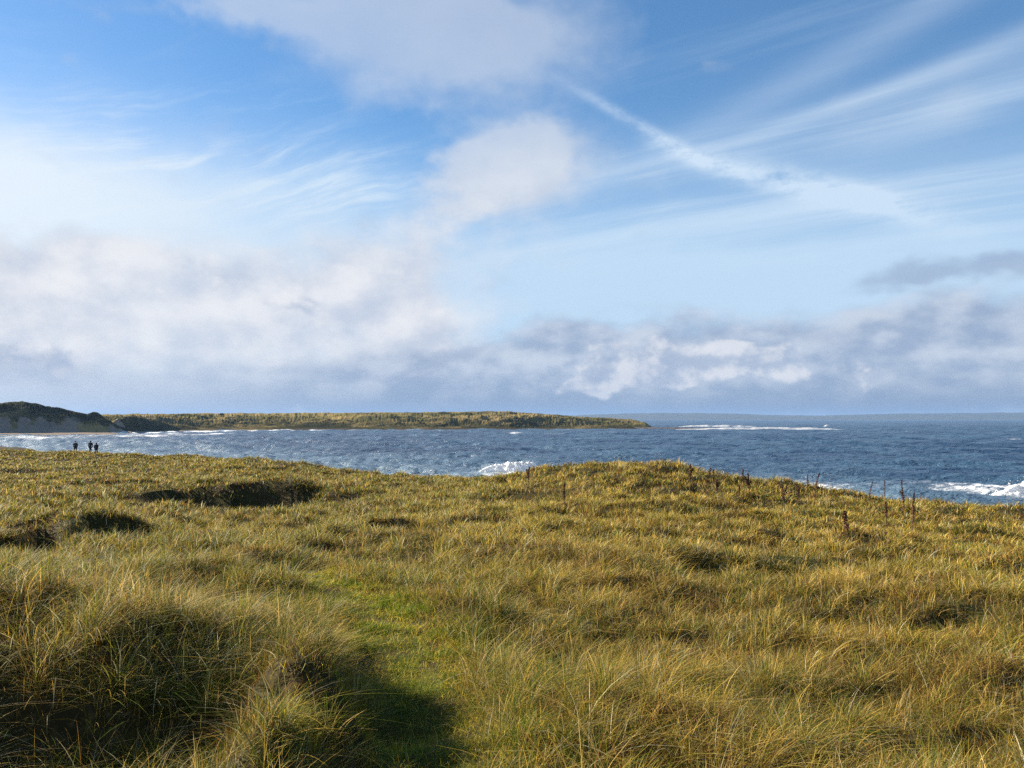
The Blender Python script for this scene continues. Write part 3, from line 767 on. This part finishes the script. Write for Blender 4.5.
def person(label, x, y, z, h, turn, stride, swing, hood):
    root = bpy.data.objects.new('person', None); link(root); root.location = (x, y, z); root.rotation_euler = (0, 0, turn)
    root.scale = (h / 1.75,) * 3
    root['label'] = label; root['category'] = 'person'; root['group'] = 'people walking along the dunes'
    # body, facing +y; pelvis first
    V = [(0, 0, .95)]; R = [(.13, .10)]; E = []
    t = chain(V, E, R, 0, [((0, .01, 1.10), (.125, .09)), ((0, .02, 1.28), (.15, .10)), ((0, .02, 1.42), (.13, .085)), ((0, .035, 1.51), (.052, .052)),
                           ((0, .05, 1.58), (.066, .075)), ((0, .055, 1.66), (.076, .092)), ((0, .05, 1.735), (.045, .055))])
    chain(V, E, R, t[4], [((0, .155, 1.60), (.014, .014))])                      # nose
    for s in (-1, 1):
        chain(V, E, R, t[5], [((s * .085, .045, 1.635), (.014, .022))])          # ears
        st = stride * s
        k = .05 + .18 * max(0, st)
        leg = chain(V, E, R, 0, [((s * .09, st * .05, .86), .092), ((s * .10, st * .22 + .03, .49), .058), ((s * .10, st * .42 - .03, .10), .040), ((s * .105, st * .42 + .10, .045), .036)])
        sw = swing * -s
        arm = chain(V, E, R, t[2], [((s * .19, .02, 1.40), .056), ((s * .25, sw * .10 - .04, 1.14), .042), ((s * .22, sw * .24 + .10, .92), .030), ((s * .215, sw * .27 + .13, .85), (.030, .016))])
        bx, by, bz = V[arm[-1]]
        for f_, (dx, L_) in enumerate([(-.022, .060), (-.007, .070), (.008, .066), (.022, .052)]):
            chain(V, E, R, arm[-1], [((bx + dx, by + .012, bz - .035), .0085), ((bx + dx * 1.1, by + .03, bz - .035 - L_ * .6), .0075), ((bx + dx * 1.1, by + .022, bz - .03 - L_), .006)])
        chain(V, E, R, arm[-1], [((bx - s * .03, by + .03, bz - .01), .0095), ((bx - s * .036, by + .048, bz - .045), .008)])
    skin_mesh('body', V, E, R, SKIN, root)
    # jacket
    V = [(0, 0, .93)]; R = [(.185, .15)]; E = []
    t = chain(V, E, R, 0, [((0, .01, 1.10), (.18, .14)), ((0, .02, 1.28), (.20, .145)), ((0, .02, 1.41), (.165, .125)), ((0, .03, 1.49), (.085, .085))])
    chain(V, E, R, 0, [((0, 0, .80), (.19, .155))])
    for s in (-1, 1):
        sw = swing * -s
        chain(V, E, R, t[2], [((s * .20, .02, 1.39), .085), ((s * .27, sw * .10 - .04, 1.14), .072), ((s * .235, sw * .24 + .09, .94), .055), ((s * .225, sw * .25 + .11, .90), .046)])
    skin_mesh('jacket', V, E, R, JACK, root)
    for s in (-1, 1):
        st = stride * s
        skin_mesh('boot', [(s * .10, st * .42 - .05, .11), (s * .102, st * .42 + .0, .05), (s * .106, st * .42 + .14, .04)], [(0, 1), (1, 2)], [.058, .055, .045], BOOT, root)
    V = [(0, 0, .93)]; R = [(.15, .12)]; E = []
    for s in (-1, 1):
        st = stride * s
        chain(V, E, R, 0, [((s * .092, st * .05, .84), .112), ((s * .102, st * .22 + .03, .49), .078), ((s * .102, st * .42 - .04, .13), .062)])
    skin_mesh('trousers', V, E, R, TROU, root)
    if hood:
        skin_mesh('hood', [(0, -.01, 1.48), (0, -.015, 1.62), (0, .0, 1.74)], [(0, 1), (1, 2)], [(.11, .10), (.115, .115), (.07, .075)], JACK, root)
    else:
        skin_mesh('hair', [(0, -.005, 1.58), (0, .02, 1.68), (0, .035, 1.745)], [(0, 1), (1, 2)], [(.07, .06), (.088, .095), (.055, .06)], HAIR, root)

for lb, px, feet, d, h, turn, stride, swing, hood in [
        ('person in a dark jacket walking alone ahead of the other two', 76.5, 453.5, 112, 1.80, .35, .45, .5, False),
        ('person in a dark coat with legs partly hidden in the grass, close beside another', 91.5, 455.0, 108, 1.72, .2, -.3, -.3, True),
        ('person in dark clothes standing in full view, nearest of the walking three', 97.2, 456.2, 105, 1.74, .1, .35, .2, True)]:
    x, y = (px - 512) / F * d, d
    person(lb, x, y, float(ground(np.array([x]), np.array([y]))[0]) + .02, h, turn, stride, swing, hood)

# ------------------------------------------------------------------ haze
m = bpy.data.materials.new('haze_air'); m.use_nodes = True
t = NT(m.node_tree); t.n.remove(t.n['Principled BSDF'])
v = t.n.new('ShaderNodeVolumePrincipled'); v.inputs['Density'].default_value = 6e-5; v.inputs['Color'].default_value = (.24, .40, .70, 1); v.inputs['Anisotropy'].default_value = .1
t.l.new(v.outputs[0], t.n['Material Output'].inputs['Volume'])
x0, x1, y0, y1, z0, z1 = -31000, 31000, -31000, 41000, -8, 190
V = [(x0, y0, z0), (x1, y0, z0), (x1, y1, z0), (x0, y1, z0), (x0, y0, z1), (x1, y0, z1), (x1, y1, z1), (x0, y1, z1)]
o = mesh_np('haze', V, [(3, 2, 1, 0), (4, 5, 6, 7), (0, 1, 5, 4), (1, 2, 6, 5), (2, 3, 7, 6), (3, 0, 4, 7)], mat=m, smooth=False); o['kind'] = 'stuff'
USE_HAZE = True
if not USE_HAZE: bpy.data.objects.remove(o)

# ------------------------------------------------------------------ sky
w = bpy.data.worlds.new('World'); sc.world = w; w.use_nodes = True
t = NT(w.node_tree)
sky = t.n.new('ShaderNodeTexSky'); sky.sky_type = 'NISHITA'; sky.sun_disc = False
sky.sun_elevation = SUN_EL; sky.sun_rotation = SUN_AZ; sky.ozone_density = 3.0; sky.air_density = 1.0; sky.dust_density = .15
hs = t.n.new('ShaderNodeHueSaturation'); hs.inputs['Saturation'].default_value = 1.27; hs.inputs['Value'].default_value = 1.0
t.l.new(sky.outputs[0], hs.inputs['Color'])
bg = t.n['Background']; t.l.new(hs.outputs[0], bg.inputs['Color']); bg.inputs['Strength'].default_value = .054

d = t.n.new('ShaderNodeTexCoord').outputs['Generated']; s = t.sep(d)
AZ = t.m('ARCTAN2', s[0], s[1]); EL = t.m('ARCSINE', s[2])
def ae(px, py):
    a = math.atan((px - 512) / F); return a, math.atan((419 - py) / F * math.cos(a))
# warped angles, so that no cloud outline is an ellipse
wv = t.xyz(t.mul(AZ, 5.0), t.mul(EL, 7.0), 3.1)
wA = t.add(AZ, t.mul(t.sub(t.noise(wv, 1.1, 4, .6), .5), .20)); wE = t.add(EL, t.mul(t.sub(t.noise(t.xyz(t.mul(AZ, 5.0), t.mul(EL, 7.0), 9.7), 1.1, 4, .6), .5), .11))
def blob(px, py, rx, ry, amp, A_=None, E_=None, rot=0.0):
    a, e = ae(px, py); ra, re = rx / F, ry / F
    A_ = A_ or wA; E_ = E_ or wE
    da = t.sub(A_, a); de = t.sub(E_, e)
    if rot:
        c_, s_ = math.cos(rot), math.sin(rot)
        da, de = t.add(t.mul(da, c_), t.mul(de, s_)), t.sub(t.mul(de, c_), t.mul(da, s_))
    da = t.m('POWER', t.m('ABSOLUTE', t.m('DIVIDE', da, ra)), 2.0); de = t.m('POWER', t.m('ABSOLUTE', t.m('DIVIDE', de, re)), 2.0)
    return t.mul(t.m('EXPONENT', t.mul(t.add(da, de), -1.0)), amp)
def total(l):
    r_ = l[0]
    for q in l[1:]: r_ = t.add(r_, q)
    return r_

# high cirrus: streaks on a plane overhead
hz = t.m('MAXIMUM', s[2], .02)
pX, pY = t.m('DIVIDE', s[0], hz), t.m('DIVIDE', s[1], hz)
ca, sa = math.cos(D(52)), math.sin(D(52))       # streaks run along azimuth -52 degrees
along = t.add(t.mul(pX, -sa), t.mul(pY, ca)); across = t.add(t.mul(pX, ca), t.mul(pY, sa))
bend = t.mul(t.sub(t.noise(t.xyz(t.mul(along, .25), t.mul(across, .3)), 1.0, 3), .5), 1.3)
c1 = t.noise(t.xyz(t.mul(along, .13), t.add(t.mul(across, 1.15), bend), 2.0), 1.0, 7, .60)
c2 = t.noise(t.xyz(t.mul(along, .45), t.add(t.mul(across, 4.0), bend), 6.0), 1.0, 6, .65)
big = t.noise(t.xyz(t.mul(along, .22), t.mul(across, .25), 5.0), 1.0, 3)
cir = t.add(t.mul(c1, .75), t.mul(c2, .25))
cirrus = t.mul(t.step(t.add(cir, t.mul(t.sub(big, .5), .5)), .47, .74), .62)
# left wisps and right band that the photograph shows
cb = total([blob(880, 170, 220, 85, .24), blob(950, 112, 110, 18, .34, AZ, EL, .27), blob(830, 62, 190, 15, .42, AZ, EL, .33), blob(870, 92, 190, 8, .50, AZ, EL, .20), blob(1010, 45, 120, 14, .25, AZ, EL, .2), blob(180, 195, 170, 45, .5), blob(300, 185, 110, 22, .5)])
cirrus = t.add(cirrus, t.mul(t.mul(cb, t.step(cir, .20, .75, .25, 1.0)), .95))
# fine hooked wisps over the left half, all combed the same way
wu, wv_ = t.add(t.mul(AZ, .95), t.mul(EL, .31)), t.sub(t.mul(EL, .95), t.mul(AZ, .31))
wb = t.mul(t.sub(t.noise(t.xyz(t.mul(AZ, 6), t.mul(EL, 6), 4.0), 1.0, 3), .5), .055)
wn = t.noise(t.xyz(t.mul(wu, 5.0), t.mul(t.add(wv_, wb), 46.0), 7.0), 1.0, 6, .62)
wisp = t.mul(t.step(wn, .44, .78), total([blob(150, 185, 200, 55, .85), blob(310, 175, 110, 45, .5), blob(560, 260, 160, 40, .4), blob(80, 120, 160, 40, .35)]))
cirrus = t.add(cirrus, wisp)
# old contrail spread by the wind
ctr = total([blob(640, 120, 75, 5, .55, AZ, EL, -.50), blob(700, 155, 55, 8, .48, AZ, EL, -.42), blob(790, 178, 90, 13, .66, AZ, EL, -.30), blob(880, 203, 80, 12, .6, AZ, EL, -.36), blob(945, 228, 50, 9, .35, AZ, EL, -.45)])
ctr = t.mul(ctr, t.step(t.noise(t.xyz(t.mul(AZ, 14), t.mul(EL, 26)), 1.6, 7, .68), .20, .66))
cirrus = t.m('MINIMUM', t.add(cirrus, ctr), .92)
# pale veil thickening downwards
veil = t.add(t.add(t.mul(t.step(EL, .40, .08), .62), .09), t.mul(total([blob(10, 235, 260, 85, .85), blob(560, 300, 330, 40, .35), blob(780, 290, 330, 55, .38)]), 1.0))
veil = t.m('MINIMUM', t.mul(veil, t.step(t.add(cir, .12), .20, .62, .55, 1.0)), .93)

# cumulus
env = total([blob(40, 330, 250, 75, .95), blob(150, 285, 130, 50, .62), blob(330, 310, 110, 60, .80), blob(395, 270, 60, 60, .45), blob(430, 330, 70, 55, .65),
             blob(508, 168, 84, 46, 1.25), blob(400, 28, 175, 42, 1.0), blob(480, 5, 140, 50, .45), blob(395, 80, 90, 22, .15), blob(250, 0, 90, 20, .35),
             blob(430, 215, 40, 26, .12)])
lowbank = total([blob(850, 385, 420, 48, 1.0), blob(960, 335, 170, 40, .75), blob(650, 372, 120, 36, .7), blob(500, 385, 220, 30, .8), blob(150, 395, 400, 26, .9), blob(560, 340, 70, 14, .35)])
kv = t.xyz(t.mul(AZ, 8.0), t.mul(EL, 11.0), 1.7)
n1 = t.noise(kv, 1.0, 8, .56); 
# same noise a little towards the sun gives the lit side of each billow
kv2 = t.xyz(t.add(t.mul(AZ, 8.0), -.24), t.add(t.mul(EL, 11.0), .22), 1.7)
n2 = t.noise(kv2, 1.0, 8, .56)
relief = t.sub(n1, n2)
den = t.add(env, t.mul(t.sub(n1, .5), 1.15))
nz = t.step(t.noise(t.xyz(t.mul(AZ, 6), t.mul(EL, 8), 12.0), 1.0, 2), .42, .60)
cum = t.mul(t.step(den, t.mul(nz, .26), t.sub(1.0, t.mul(nz, .30))), t.step(EL, .28, .42, .92, .58))
cum = t.mul(cum, t.step(t.noise(t.xyz(t.mul(AZ, 4), t.mul(EL, 6), 8.0), 1.0, 4), .2, .6, .80, .97))
kl = t.xyz(t.mul(AZ, 14.0), t.mul(EL, 26.0), 4.4); kl2 = t.xyz(t.add(t.mul(AZ, 14.0), -.25), t.add(t.mul(EL, 26.0), .40), 4.4)
l1 = t.noise(kl, 1.0, 7, .52); l2 = t.noise(kl2, 1.0, 7, .52); lrel = t.sub(l1, l2)
lden = t.add(lowbank, t.mul(t.sub(l1, .5), 1.2)); low = t.mul(t.step(lden, .15, .85), .92)
dk = total([blob(950, 273, 105, 10, .62), blob(900, 285, 50, 7, .45), blob(1010, 268, 60, 10, .5), blob(470, 353, 62, 9, .85, rot=.12), blob(20, 365, 70, 16, .8), blob(610, 378, 45, 10, .5), blob(830, 330, 50, 9, .5)])
dark = t.mul(t.step(t.add(dk, t.mul(t.sub(l1, .5), 1.3)), .10, 1.1), .62)

cumcol = t.mix(t.step(relief, -.22, .20), (.56, .615, .735), (.90, .885, .895))
cumcol = t.mix(t.mul(t.step(EL, .10, .40), .8), cumcol, (.66, .73, .83))
lowcol = t.mix(t.step(lrel, -.20, .24), (.32, .415, .585), (.61, .675, .785))
lowcol = t.mix(t.step(EL, .06, .0), lowcol, (.23, .31, .45))
leftglow = t.step(AZ, -.1, -.62)
lowcol = t.mix(t.mul(leftglow, .75), lowcol, (.70, .76, .85))
col = t.mix(cirrus, (0, 0, 0), (.74, .85, .96))
# small sharper puffs along the banks
pv = t.xyz(t.mul(AZ, 20.0), t.mul(EL, 26.0), 21.0); pv2 = t.xyz(t.add(t.mul(AZ, 20.0), -.35), t.add(t.mul(EL, 26.0), .40), 21.0)
q1 = t.noise(pv, 1.0, 7, .55); q2 = t.noise(pv2, 1.0, 7, .55)
penv = total([blob(645, 360, 60, 20, .8), blob(705, 364, 50, 18, .75), blob(775, 356, 55, 16, .6), blob(590, 374, 45, 13, .6), blob(850, 372, 80, 14, .5), blob(28, 356, 40, 14, .8),
              blob(215, 268, 45, 28, .6), blob(305, 300, 45, 30, .6), blob(120, 300, 60, 26, .45), blob(390, 285, 45, 35, .45)])
puff = t.mul(t.step(t.add(penv, t.mul(t.sub(q1, .5), 1.5)), .42, .72), .72)
puffcol = t.mix(t.step(t.sub(q1, q2), -.14, .16), (.44, .52, .67), (.86, .865, .90))
# compose: sky < cirrus < veil < cumulus < low bank < dark scud, each by its own cover
def over(shader, color, fac, strength=1.0):
    b_ = t.n.new('ShaderNodeBackground'); t.put(b_.inputs['Color'], color if isinstance(color, bpy.types.NodeSocket) else (*color, 1)); b_.inputs['Strength'].default_value = strength
    x_ = t.n.new('ShaderNodeMixShader'); t.put(x_.inputs[0], fac); t.l.new(shader, x_.inputs[1]); t.l.new(b_.outputs[0], x_.inputs[2])
    return x_.outputs[0]
up = t.step(s[2], -.01, .01)
EXPO = 1.6
K = 1 / 2 ** EXPO
veilcol = t.mix(leftglow, (.56, .74, .93), (.84, .92, .99))
sh = over(bg.outputs[0], (.70, .83, .97), cirrus, K)
sh = over(sh, veilcol, t.mul(veil, up), K)
sh = over(sh, cumcol, cum, K)
sh = over(sh, lowcol, t.mul(low, up), K)
sh = over(sh, puffcol, t.mul(puff, up), K)
sh = over(sh, (.30, .39, .56), t.mul(dark, up), K)
t.l.new(sh, t.n['World Output'].inputs['Surface'])

# ------------------------------------------------------------------ sun and camera
L = bpy.data.lights.new('sun', 'SUN'); L.energy = 5.0; L.angle = D(.5); L.color = (1, .885, .71)
so = link(bpy.data.objects.new('sun', L))
S = Vector((math.sin(SUN_AZ) * math.cos(SUN_EL), math.cos(SUN_AZ) * math.cos(SUN_EL), math.sin(SUN_EL)))
so.rotation_euler = S.to_track_quat('Z', 'Y').to_euler()
cam = bpy.data.cameras.new('camera'); cam.sensor_width = 36; cam.lens = 36 * F / 1024; cam.clip_start = .05; cam.clip_end = 100000
co = link(bpy.data.objects.new('camera', cam)); co.location = (0, 0, EYE); co.rotation_euler = (math.radians(90) + math.atan(35 / F), 0, 0)
sc.camera = co
sc.view_settings.view_transform = 'Standard'; sc.view_settings.look = 'None'; sc.view_settings.exposure = EXPO; sc.view_settings.gamma = 1
sc.cycles.volume_bounces = 0; sc.cycles.max_bounces = 6; sc.cycles.transparent_max_bounces = 4
sc.cycles.volume_step_rate = 1.0
sc.cycles.use_denoising = False
sc.cycles.sample_clamp_direct = 1.3; sc.cycles.sample_clamp_indirect = 2.0
